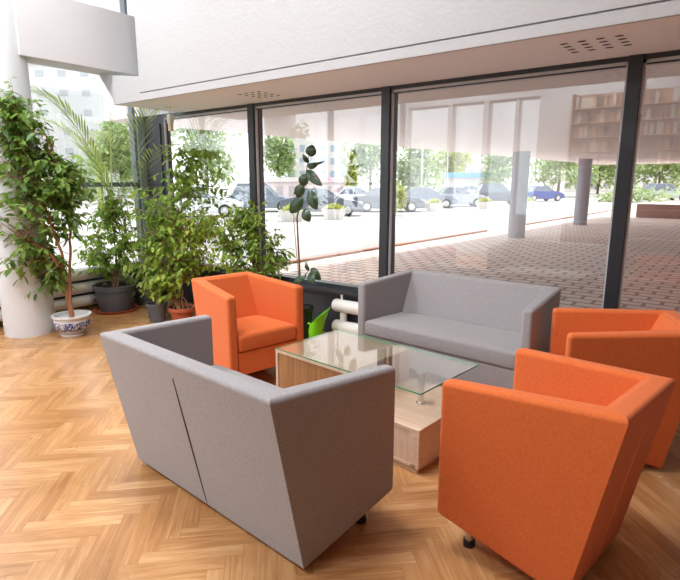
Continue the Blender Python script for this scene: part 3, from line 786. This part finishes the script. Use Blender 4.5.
tube(bm, [rp(300, 285), rp(304, 276), rp(309, 270)], .004, 6)
finish(bm, 'stem', M['stem'], f7, smooth=True)
bm = bmesh.new(); tube(bm, [Vector((-.03, .01, .31)), rp(293.5, 218)], .004, 6); finish(bm, 'support_stick', M['canegreen'], f7)
def big_leaf(pa, pb, w, dy=0, roll=0):
    a, b = rp(*pa), rp(*pb); b = b + Vector((0, dy, 0)); L = (b - a).length
    d = (b - a).normalized(); s = d.cross(Vector((-.35, .93, 0))); s.normalize()
    s = Matrix.Rotation(roll, 3, d) @ s; nrm = s.cross(d)
    bm = bmesh.new(); tl = bm.faces.layers.float.new('tl'); n = 10; rows = []
    for k in range(n + 1):
        t = k / n; hw = w / 2 * (math.sin(PI * t ** .9) ** .75 if 0 < t < 1 else 0)
        c = a + d * L * t - nrm * .03 * math.sin(PI * t)
        rows.append([bm.verts.new(c + s * hw * q + nrm * abs(q) * hw * .22 + nrm * 0) for q in (-1, -.5, 0, .5, 1)])
    for r0, r1 in zip(rows, rows[1:]):
        for q in range(4):
            f = bm.faces.new((r0[q], r0[q + 1], r1[q + 1], r1[q])); f.smooth = True; f[tl] = .5 + .3 * ((q % 2) - .5)
    bmesh.ops.remove_doubles(bm, verts=bm.verts[:], dist=.0005)
    fin_leaves(bm, 'leaf', M['leaf_rub'], f7)
big_leaf((311, 157), (312, 144.5), .115); big_leaf((309, 163), (306, 154), .05, -.05); big_leaf((307, 166), (318, 165), .065, 0, .3); big_leaf((312, 163), (325, 161), .03, 0, .6)
big_leaf((306, 170), (325, 186), .10, -.04); big_leaf((306, 174), (302, 187), .11); big_leaf((303, 184), (297, 198), .115); big_leaf((302, 188), (290, 196), .04, .05, .5)
big_leaf((309, 190), (317, 210), .12); big_leaf((303, 198), (292, 213), .13, -.03); big_leaf((304, 209), (310, 222), .11)
big_leaf((309, 271), (306, 262), .045); big_leaf((307, 275), (296, 284), .07, -.05, .4); big_leaf((311, 268), (321, 280), .10); big_leaf((310, 272), (318, 283), .10, -.06)

# ------------------------------------------------------------------ watering can
cp = at(330, 334, Z=0); cp = (cp.x, 4.10, 0)
wc = empty('watering_can', 'lime green plastic watering can on the floor beside the white radiator', 'watering can', cp, .5)
wc.scale = (1.18, 1.1, 1.0)
bm = bmesh.new(); rings = []
for k_, (r_, z_, sx_, tilt) in enumerate([(.001, 0, 0, 0), (.056, 0, 0, 0), (.06, .01, 0, 0), (.066, .10, .004, .1), (.074, .18, .02, .5), (.088, .25, .042, .95), (.092, .262, .048, 1.0), (.088, .262, .048, 1.0), (.07, .18, .02, .5), (.06, .10, .004, .1), (.052, .015, 0, 0), (.001, .012, 0, 0)]):
    ring = []
    for q_ in range(28):
        c_, s_ = math.cos(2 * PI * q_ / 28), math.sin(2 * PI * q_ / 28)
        ring.append(bm.verts.new((sx_ + r_ * c_, r_ * s_ * (1 - .35 * max(0, c_) * tilt), z_ + r_ * c_ * tilt)))
    rings.append(ring)
for ra, rb in zip(rings, rings[1:]):
    for q_ in range(28): bm.faces.new((ra[q_], ra[(q_ + 1) % 28], rb[(q_ + 1) % 28], rb[q_]))
finish(bm, 'can_body', M['can'], wc, smooth=True)
bm = bmesh.new(); tube(bm, [(-.045, 0, .165), (-.085, 0, .175), (-.112, 0, .15), (-.11, 0, .09), (-.095, 0, .03)], [.012, .014, .014, .013, .01], 10); finish(bm, 'handle', M['can'], wc, smooth=True)

# ------------------------------------------------------------------ bookcase on the rear wall (seen mirrored in the window)
bx0, bx1 = -2.9, .1; BH = 3.28
bc = empty('bookcase', 'tall pale wooden bookcase against the rear wall', 'bookcase', ((bx0 + bx1) / 2, YB + .02, 0), PI)
wood_b = wood('bookcase_wood', (176, 138, 110), (150, 112, 88), 0)
hw = (bx1 - bx0) / 2
bm = bmesh.new(); box(bm, -hw, hw, -.0, .015, 0, BH); finish(bm, 'back_board', wood_b, bc).location = (0, 0, 0)
nb = 3
for k in range(nb + 1):
    x = -hw + 2 * hw * k / nb
    bm = bmesh.new(); box(bm, x - .012, x + .012, -.32, 0, 0, BH); finish(bm, 'upright', wood_b, bc)
shz = [.08 + .266 * k for k in range(12)]
for z in shz:
    bm = bmesh.new(); box(bm, -hw, hw, -.31, 0, z - .02, z); finish(bm, 'shelf', wood_b, bc)
for ch in bc.children: ch.rotation_euler = (0, 0, PI); 
bc.rotation_euler = (0, 0, 0)
rs = random.Random(3)
bcols = [(150, 60, 50), (206, 196, 180), (90, 96, 110), (190, 150, 90), (120, 84, 60), (210, 206, 200), (70, 90, 80), (170, 120, 100)]
protos = []
for i, c_ in enumerate(bcols):
    h = rs.uniform(.17, .22); w = rs.uniform(.036, .06)
    bm = bmesh.new(); box(bm, -w / 2, w / 2, 0, .19, 0, h); me_o = finish(bm, 'book', plain('book_cover_%d' % i, c_, .6), bevel=.002, segs=1)
    protos.append((me_o, w))
used = set()
for z in shz[7:12]:
    x = bx0 + .04; bay = 2 * hw / nb
    while x < bx1 - .1:
        k = rs.randrange(len(protos)); po, w = protos[k]
        ph = (x - bx0) % bay
        if ph < .02 or ph + w > bay - .02: x += .012; continue
        if rs.random() < .05: x += .12; continue
        if k in used: o = po.copy(); C.objects.link(o)
        else: o = po; used.add(k)
        o.location = (x + w / 2, YB + .055, z); tag(o, 'upright book on the rear-wall bookcase, seen only mirrored', 'book', 'books on the rear bookcase')
        x += w + .0015
for k, (po, w) in enumerate(protos):
    if k not in used: bpy.data.objects.remove(po)

# ------------------------------------------------------------------ outside
GZ = -.15
bm = bmesh.new(); box(bm, -140, -7.8, -20, 140, GZ - .2, GZ)
struct(finish(bm, 'ground', M['asphalt']), 'bright pale forecourt and car park', 'ground')
bm = bmesh.new(); box(bm, -7.8, 60, YW + .2, 140, GZ - .2, GZ + .004)
struct(finish(bm, 'paving', M['paving']), 'pinkish block paving under the canopy', 'paving')
for (a, b) in ((4.8, 18.9), (23.0, 42.0)):
    bm = bmesh.new(); xa = lambda y: -7.98 + (y - 8.5) * .035
    hexa(bm, [(xa(a) - .07, a, GZ), (xa(a) + .07, a, GZ), (xa(b) + .07, b, GZ), (xa(b) - .07, b, GZ)], [(xa(a) - .07, a, GZ + .05), (xa(a) + .07, a, GZ + .05), (xa(b) + .07, b, GZ + .05), (xa(b) - .07, b, GZ + .05)])
    tag(finish(bm, 'kerb', M['kerb']), 'reddish kerb strip along the paving, ' + ('near stretch' if a < 10 else 'far stretch beyond the first column'), 'kerb')
# canopy over the paving
bm = bmesh.new(); xa = lambda y: -8.02 + (y - 7.7) * .045
ye = 33
hexa(bm, [(xa(YW), YW + .25, 2.56), (40, YW + .25, 2.56), (40, ye, 2.62), (xa(ye), ye, 2.62)], [(xa(YW), YW + .25, 5.2), (40, YW + .25, 5.2), (40, ye, 5.2), (xa(ye), ye, 5.2)])
tag(finish(bm, 'canopy', M['canopy']), 'pinkish overhanging upper storey above the block paving', 'canopy')
for i, (x, y) in enumerate(((-5.93, 17.3), (-5.65, 24.4))):
    bm = bmesh.new(); lathe(bm, [(.27, GZ), (.27, 2.66)], 32, (x, y)); tag(finish(bm, 'column', M['colpaint'], smooth=True), ['nearer round grey column under the canopy', 'farther round grey column under the canopy'][i], 'column', 'canopy columns')
# low dark wall at far right
bm = bmesh.new(); box(bm, -4.6, 12, 31.5, 31.8, GZ, .55)
tag(finish(bm, 'low_wall', plain('low_wall_paint', (150, 116, 110), .8)), 'low reddish wall at the far edge of the paving', 'wall')

# cars
VRf = Vector((VR.x, VR.y, 0)).normalized(); YAW = math.atan2(VRf.y, VRf.x)
def make_car(paint, suv=False):
    root = bpy.data.objects.new('car', None); C.objects.link(root)
    h = 1.7 if suv else 1.43
    lo = [(-2.2, .28), (-2.25, .62), (-2.12, .9), (-1.5, .98), (.95, .98), (1.75, .86), (2.18, .66), (2.22, .32), (1.8, .24), (-1.9, .24)]
    bm = bmesh.new(); prism(bm, lo, lambda p, k: (p[0], -.85 + 1.7 * k, p[1])); finish(bm, 'car_body', paint, root, bevel=.06, segs=3, smooth=True)
    top = [(-1.75 if suv else -1.45, .95), (-1.35 if suv else -.85, h), (.15, h), (.95, .95)]
    def cab(p, k): 
        s = .82 if p[1] < 1 else .64
        return (p[0], (-1 + 2 * k) * s, p[1])
    bm = bmesh.new(); prism(bm, top, cab); finish(bm, 'cabin', M['carglass'], root, bevel=.04, segs=2, smooth=True)
    bm = bmesh.new(); box(bm, top[1][0] - .03, .2, -.63, .63, h - .03, h + .025)
    for s_ in (-1, 1):
        for (xa_, xb_) in ((top[0][0], top[1][0]), (.95, .15), (-.35, -.35)):
            tube(bm, [(xa_, s_ * .80, .95), (xb_, s_ * .64, h)], .035, 6)
    finish(bm, 'roof', paint, root)
    for x in (-1.38, 1.36):
        for y in (-.82, .82):
            bm = bmesh.new(); lathe(bm, [(0, -.11), (.2, -.11), (.3, -.11), (.33, -.08), (.33, .08), (.3, .11), (0, .11)], 24)
            bmesh.ops.transform(bm, matrix=Matrix.Translation((x, y, .33)) @ Matrix.Rotation(PI / 2, 4, 'X'), verts=bm.verts[:])
            w = finish(bm, 'wheel', M['tyre'], root)
            bm = bmesh.new(); sy = 1 if y > 0 else -1; lathe(bm, [(0, 0), (.2, 0), (.2, .02), (0, .04)], 16)
            bmesh.ops.transform(bm, matrix=Matrix.Translation((x, y + sy * .1, .33)) @ Matrix.Rotation(-sy * PI / 2, 4, 'X'), verts=bm.verts[:])
            finish(bm, 'hub_cap', M['frame_side'], w)
    bm = bmesh.new()
    for y in (-.6, .6): box(bm, 2.06, 2.2, y - .16, y + .16, .62, .74)
    finish(bm, 'headlight', M['radiator'], root)
    return root
pm = {n: plain('paint_' + n, c_, .25) for n, c_ in dict(silver=(170, 176, 184), dark=(96, 100, 112), white=(226, 228, 230), blue=(44, 72, 150), slate=(124, 134, 150), red=(150, 60, 60)).items()}
cars = [((262, 219), 'slate', True, 33, 0, 'blue-grey car right of the slim mullion'),
        ((322, 217), 'dark', False, 28.8, 0, 'dark car behind the planters in the second bay'),
        ((358, 213), 'white', False, 37.5, 0, 'white car left of the second mullion'),
        ((388, 212), 'dark', False, 33, 0, 'dark car nose just right of the second mullion'),
        ((425, 207), 'slate', False, 38, 0, 'grey-blue car between the two yellow planters'),
        ((457, 206), 'silver', False, 40, 0, 'silver car left of the nearer grey column'),
        ((497, 202), 'dark', True, 45, 0, 'dark tall car behind the nearer grey column'),
        ((540, 199), 'blue', False, 52, .3, 'bright blue car right of the nearer grey column'),
        ((200, 222), 'white', False, 28, .1, 'white car in the first bay behind the ficus tip'),
        ((470, 196), 'white', False, 60, 0, 'white car in the back row beyond the silver one'),
        ((418, 196), 'silver', False, 62, 0, 'silver car in the back row under the trees'),
        ((664, 196), 'silver', True, 55, 0, 'silver car seen through the fourth bay')]
first = {}
for (px, col, suv, dep, dr, lab) in cars:
    o = first.get((col, suv))
    if o is None: o = make_car(pm[col], suv); first[(col, suv)] = o
    else: o = copy_tree(o)
    p = CAM + ray(px[0], 200) * dep; o.location = (p.x, p.y, GZ); o.rotation_euler = (0, 0, YAW + dr)
    o.name = 'car'; tag(o, lab, 'car', 'cars in the car park')
# planters
plp = [((334, 219), 'yellow-flowered white planter right of the rubber plant stem'), ((292, 221), 'yellow-flowered white planter behind the rubber plant'), ((434, 211), 'flower planter left of the nearer grey column, nearest of two'),
       ((484, 209), 'flower planter touching the nearer grey column from the left'), ((527, 208), 'flower planter right of the nearer grey column')]
for i, (px, lab) in enumerate(plp):
    p = at(*px, Z=GZ)
    r = empty('planter', lab, 'planter', (p.x, p.y, GZ), 0, 'round concrete planters with flowers')
    bm = bmesh.new(); lathe(bm, [(0, 0), (.45, 0), (.62, .42), (.66, .5), (.58, .5), (.55, .4), (0, .4)], 8); finish(bm, 'tub', M['concrete'], r)
    bm = bmesh.new(); tl = bm.faces.layers.float.new('tl'); rs = random.Random(40 + i)
    for q in range(260):
        v = rnd_unit(); b_ = Vector((v.x * .5 * rs.random(), v.y * .5 * rs.random(), .42 + abs(v.z) * .2))
        leaf(bm, tl, b_, Vector((v.x, v.y, abs(v.z) + .3)), Vector((0, 0, 1)), .22, .1, rs.random(), 0, .2)
    fin_leaves(bm, 'flowers', M['tree_y'], r)
# trees
def tree(px, py_c, rx, ry, dep, label, mat, n=1300, kind='tree', trunk=True, cone=False, lsize=1.0, seed=0):
    if not cone and kind == 'tree': rx, ry, n, py_c = rx * 1.35, ry * 1.45, int(n * 1.5), py_c - 4
    c = CAM + ray(px, py_c) * dep; k = dep / FPX; rx_, rz_ = rx * k, ry * k
    r = empty(kind, label, 'tree' if kind == 'tree' else 'shrub', (c.x, c.y, GZ)); zc_ = c.z - GZ
    rs = random.Random(seed + int(px))
    bm = bmesh.new(); tl = bm.faces.layers.float.new('tl')
    lumps = [Vector((rs.uniform(-.6, .6), rs.uniform(-.6, .6), rs.uniform(-.55, .6))) for _ in range(14)]
    for _ in range(n):
        if cone:
            t = rs.random() ** 1.4; an = rs.uniform(0, 2 * PI); rr = (1 - t) * rs.uniform(.6, 1)
            p = Vector((rr * math.cos(an) * rx_, rr * math.sin(an) * rx_, zc_ + (-1 + 2 * t) * rz_))
        else:
            l = lumps[rs.randrange(14)]; v = Vector((rs.gauss(0, 1), rs.gauss(0, 1), rs.gauss(0, 1))).normalized() * rs.uniform(.25, .45)
            p = Vector(((l.x + v.x) * rx_, (l.y + v.y) * rx_, zc_ + (l.z + v.z) * rz_))
        d = Vector((rs.gauss(0, 1), rs.gauss(0, 1), rs.gauss(0, .8)))
        L = lsize * .05 * (rx_ + rz_) * rs.uniform(.8, 1.6) + .1
        leaf(bm, tl, p, d, Vector((0, 0, 1)), L, L * .6, rs.random(), 0, .2)
    fin_leaves(bm, 'crown', mat, r)
    if trunk:
        bm = bmesh.new(); tube(bm, [(0, 0, 0), (.1, 0, zc_ * .5), (0, 0, zc_)], [.2, .16, .08], 8); finish(bm, 'trunk', M['trunk'], r)
G = 'trees beyond the car park'
tree(370, 168, 22, 26, 66, 'green tree left of the second mullion', M['tree'])
tree(278, 158, 18, 22, 70, 'pale green tree in front of the apartment block', M['tree'])
tree(352, 176, 8, 20, 42, 'small pointed conifer beside the white car', M['tree_y'], 1400, cone=True, lsize=1.5)
tree(412, 165, 22, 24, 53, 'broad green tree right of the second mullion', M['tree'])
tree(450, 168, 20, 20, 78, 'yellowish round tree with a dark trunk in the third bay', M['tree_y'])
tree(500, 172, 14, 20, 62, 'green tree behind the nearer grey column', M['tree'])
tree(560, 168, 26, 18, 70, 'green tree left of the farther grey column', M['tree'])
tree(600, 170, 24, 18, 86, 'green tree right of the farther grey column', M['tree'])
tree(660, 174, 30, 18, 70, 'green tree seen through the fourth bay', M['tree'])
tree(205, 150, 30, 30, 55, 'pale tree seen through the first bay', M['tree'])
tree(398, 200, 10, 17, 29, 'yellow-green bush at the second mullion', M['tree_y'], 500, 'bush', trunk=False)
tree(116, 158, 26, 30, 45, 'grey-green tree outside the side window', M['tree'])
tree(60, 190, 30, 22, 55, 'low tree outside the side window behind the weeping fig', M['tree'])
tree(640, 194, 40, 9, 50, 'clipped hedge at the far end of the car park', M['tree'], 700, 'bush', trunk=False)
# buildings
def building(name, px0, px1, ytop, dep, label, wallrgb, floors, cols, wrgb=(150, 160, 172), kface=0, wfrac=(.5, .5)):
    a = CAM + ray(px0, 200) * dep; b = CAM + ray(px1, 200) * dep; t_ = CAM + ray((px0 + px1) / 2, ytop) * dep
    Wd = (Vector((b.x, b.y)) - Vector((a.x, a.y))).length; H = t_.z - GZ
    r = empty(name, label, 'building', ((a.x + b.x) / 2, (a.y + b.y) / 2, GZ), math.atan2(b.y - a.y, b.x - a.x))
    bm = bmesh.new(); box(bm, -Wd / 2, Wd / 2, 0, 10, 0, H); finish(bm, 'facade', plain('facade_' + str(px0), wallrgb, .9), r)
    bm = bmesh.new(); box(bm, -Wd / 2 - .3, Wd / 2 + .3, -.3, 10.3, H, H + .4); finish(bm, 'roof', M['concrete'], r)
    mw = plain('facade_window_' + str(px0), wrgb, .2)
    fh = H / floors; cw = Wd / cols; me = None
    for i in range(cols):
        for j in range(floors):
            x = -Wd / 2 + cw * (i + .5); z = fh * (j + .55)
            if me is None:
                bm = bmesh.new(); w2, h2 = cw * wfrac[0] / 2, fh * wfrac[1] / 2
                box(bm, -w2, w2, -.06, .02, -h2, h2); o = finish(bm, 'window', mw, r); me = o.data
            else:
                o = bpy.data.objects.new('window', me); C.objects.link(o); o.parent = r
            o.location = (x, 0, z)
building('apartment_block', 288, 348, 118, 85, 'pale apartment block behind the rubber plant', (206, 200, 196), 6, 6)
building('apartment_block', 458, 500, 140, 90, 'white building beyond the silver car', (212, 206, 202), 6, 5, (176, 176, 180))
building('apartment_block', 20, 128, 70, 60, 'large pale apartment block outside the side window', (196, 196, 196), 7, 5, (164, 168, 172), wfrac=(.34, .3))
building('low_building', 250, 346, 182, 48, 'low white shopfront row behind the parked cars', (226, 214, 214), 1, 8, (190, 176, 180))
building('apartment_block', 560, 690, 150, 110, 'long pale building behind the trees at right', (222, 214, 208), 4, 10, (160, 160, 165))
# kiosk with blue sign, red umbrella
k_ = at(473, 185, D=66); r = empty('kiosk', 'small white kiosk with a blue fascia behind the silver car', 'kiosk', (k_.x, k_.y, GZ), YAW)
bm = bmesh.new(); box(bm, -3, 3, 0, 3, 0, 2.4); finish(bm, 'kiosk_body', M['concrete'], r)
bm = bmesh.new(); box(bm, -3.1, 3.1, -.3, 3.1, 2.4, 3.0); finish(bm, 'fascia', plain('kiosk_blue', (120, 180, 220), .6), r)
k_ = at(318, 184, D=44); r = empty('parasol', 'pink parasol behind the big leaves of the rubber plant', 'parasol', (k_.x, k_.y, GZ))
bm = bmesh.new(); lathe(bm, [(1.4, 1.9), (.9, 2.3), (0, 2.6)], 10); finish(bm, 'parasol_canopy', plain('parasol_pink', (236, 130, 150), .8), r)
bm = bmesh.new(); tube(bm, [(0, 0, 0), (0, 0, 2.55)], .03, 8); finish(bm, 'pole', M['frame_side'], r)
# street lamps
for i, (px, dep, lab) in enumerate(((421, 50, 'thin grey lamp post right of the second mullion'), (446, 52, 'thin grey lamp post beside the yellowish tree'))):
    p = CAM + ray(px, 200) * dep
    bm = bmesh.new(); tube(bm, [(0, 0, 0), (0, 0, 7.5), (.4, 0, 8), (1.3, 0, 8.1)], [.08, .06, .05, .05], 8); box(bm, 1.1, 1.7, -.12, .12, 8.03, 8.15)
    o = finish(bm, 'lamp_post', M['frame_side'], loc=(p.x, p.y, GZ)); tag(o, lab, 'lamp post', 'lamp posts in the car park')

# ------------------------------------------------------------------ light
w = bpy.data.worlds.new('world'); scene.world = w; w.use_nodes = True
bg = w.node_tree.nodes['Background']; bg.inputs[0].default_value = (.93, .965, 1, 1); bg.inputs[1].default_value = 1.9
sd = bpy.data.lights.new('sun', 'SUN'); sd.energy = 2.6; sd.angle = .05; sd.color = (1, .96, .9)
so = bpy.data.objects.new('sun', sd); C.objects.link(so)
sun_dir = Vector((-.25, .6, .9)).normalized()   # towards the sun
so.rotation_euler = sun_dir.to_track_quat('Z', 'Y').to_euler()
scene.view_settings.view_transform = 'Standard'; scene.view_settings.look = 'None'
scene.view_settings.gamma = 1; scene.view_settings.use_curve_mapping = False
scene.view_settings.exposure = 0.5
scene.cycles.max_bounces = 10; scene.cycles.diffuse_bounces = 5; scene.cycles.transparent_max_bounces = 16
scene.cycles.use_denoising = True
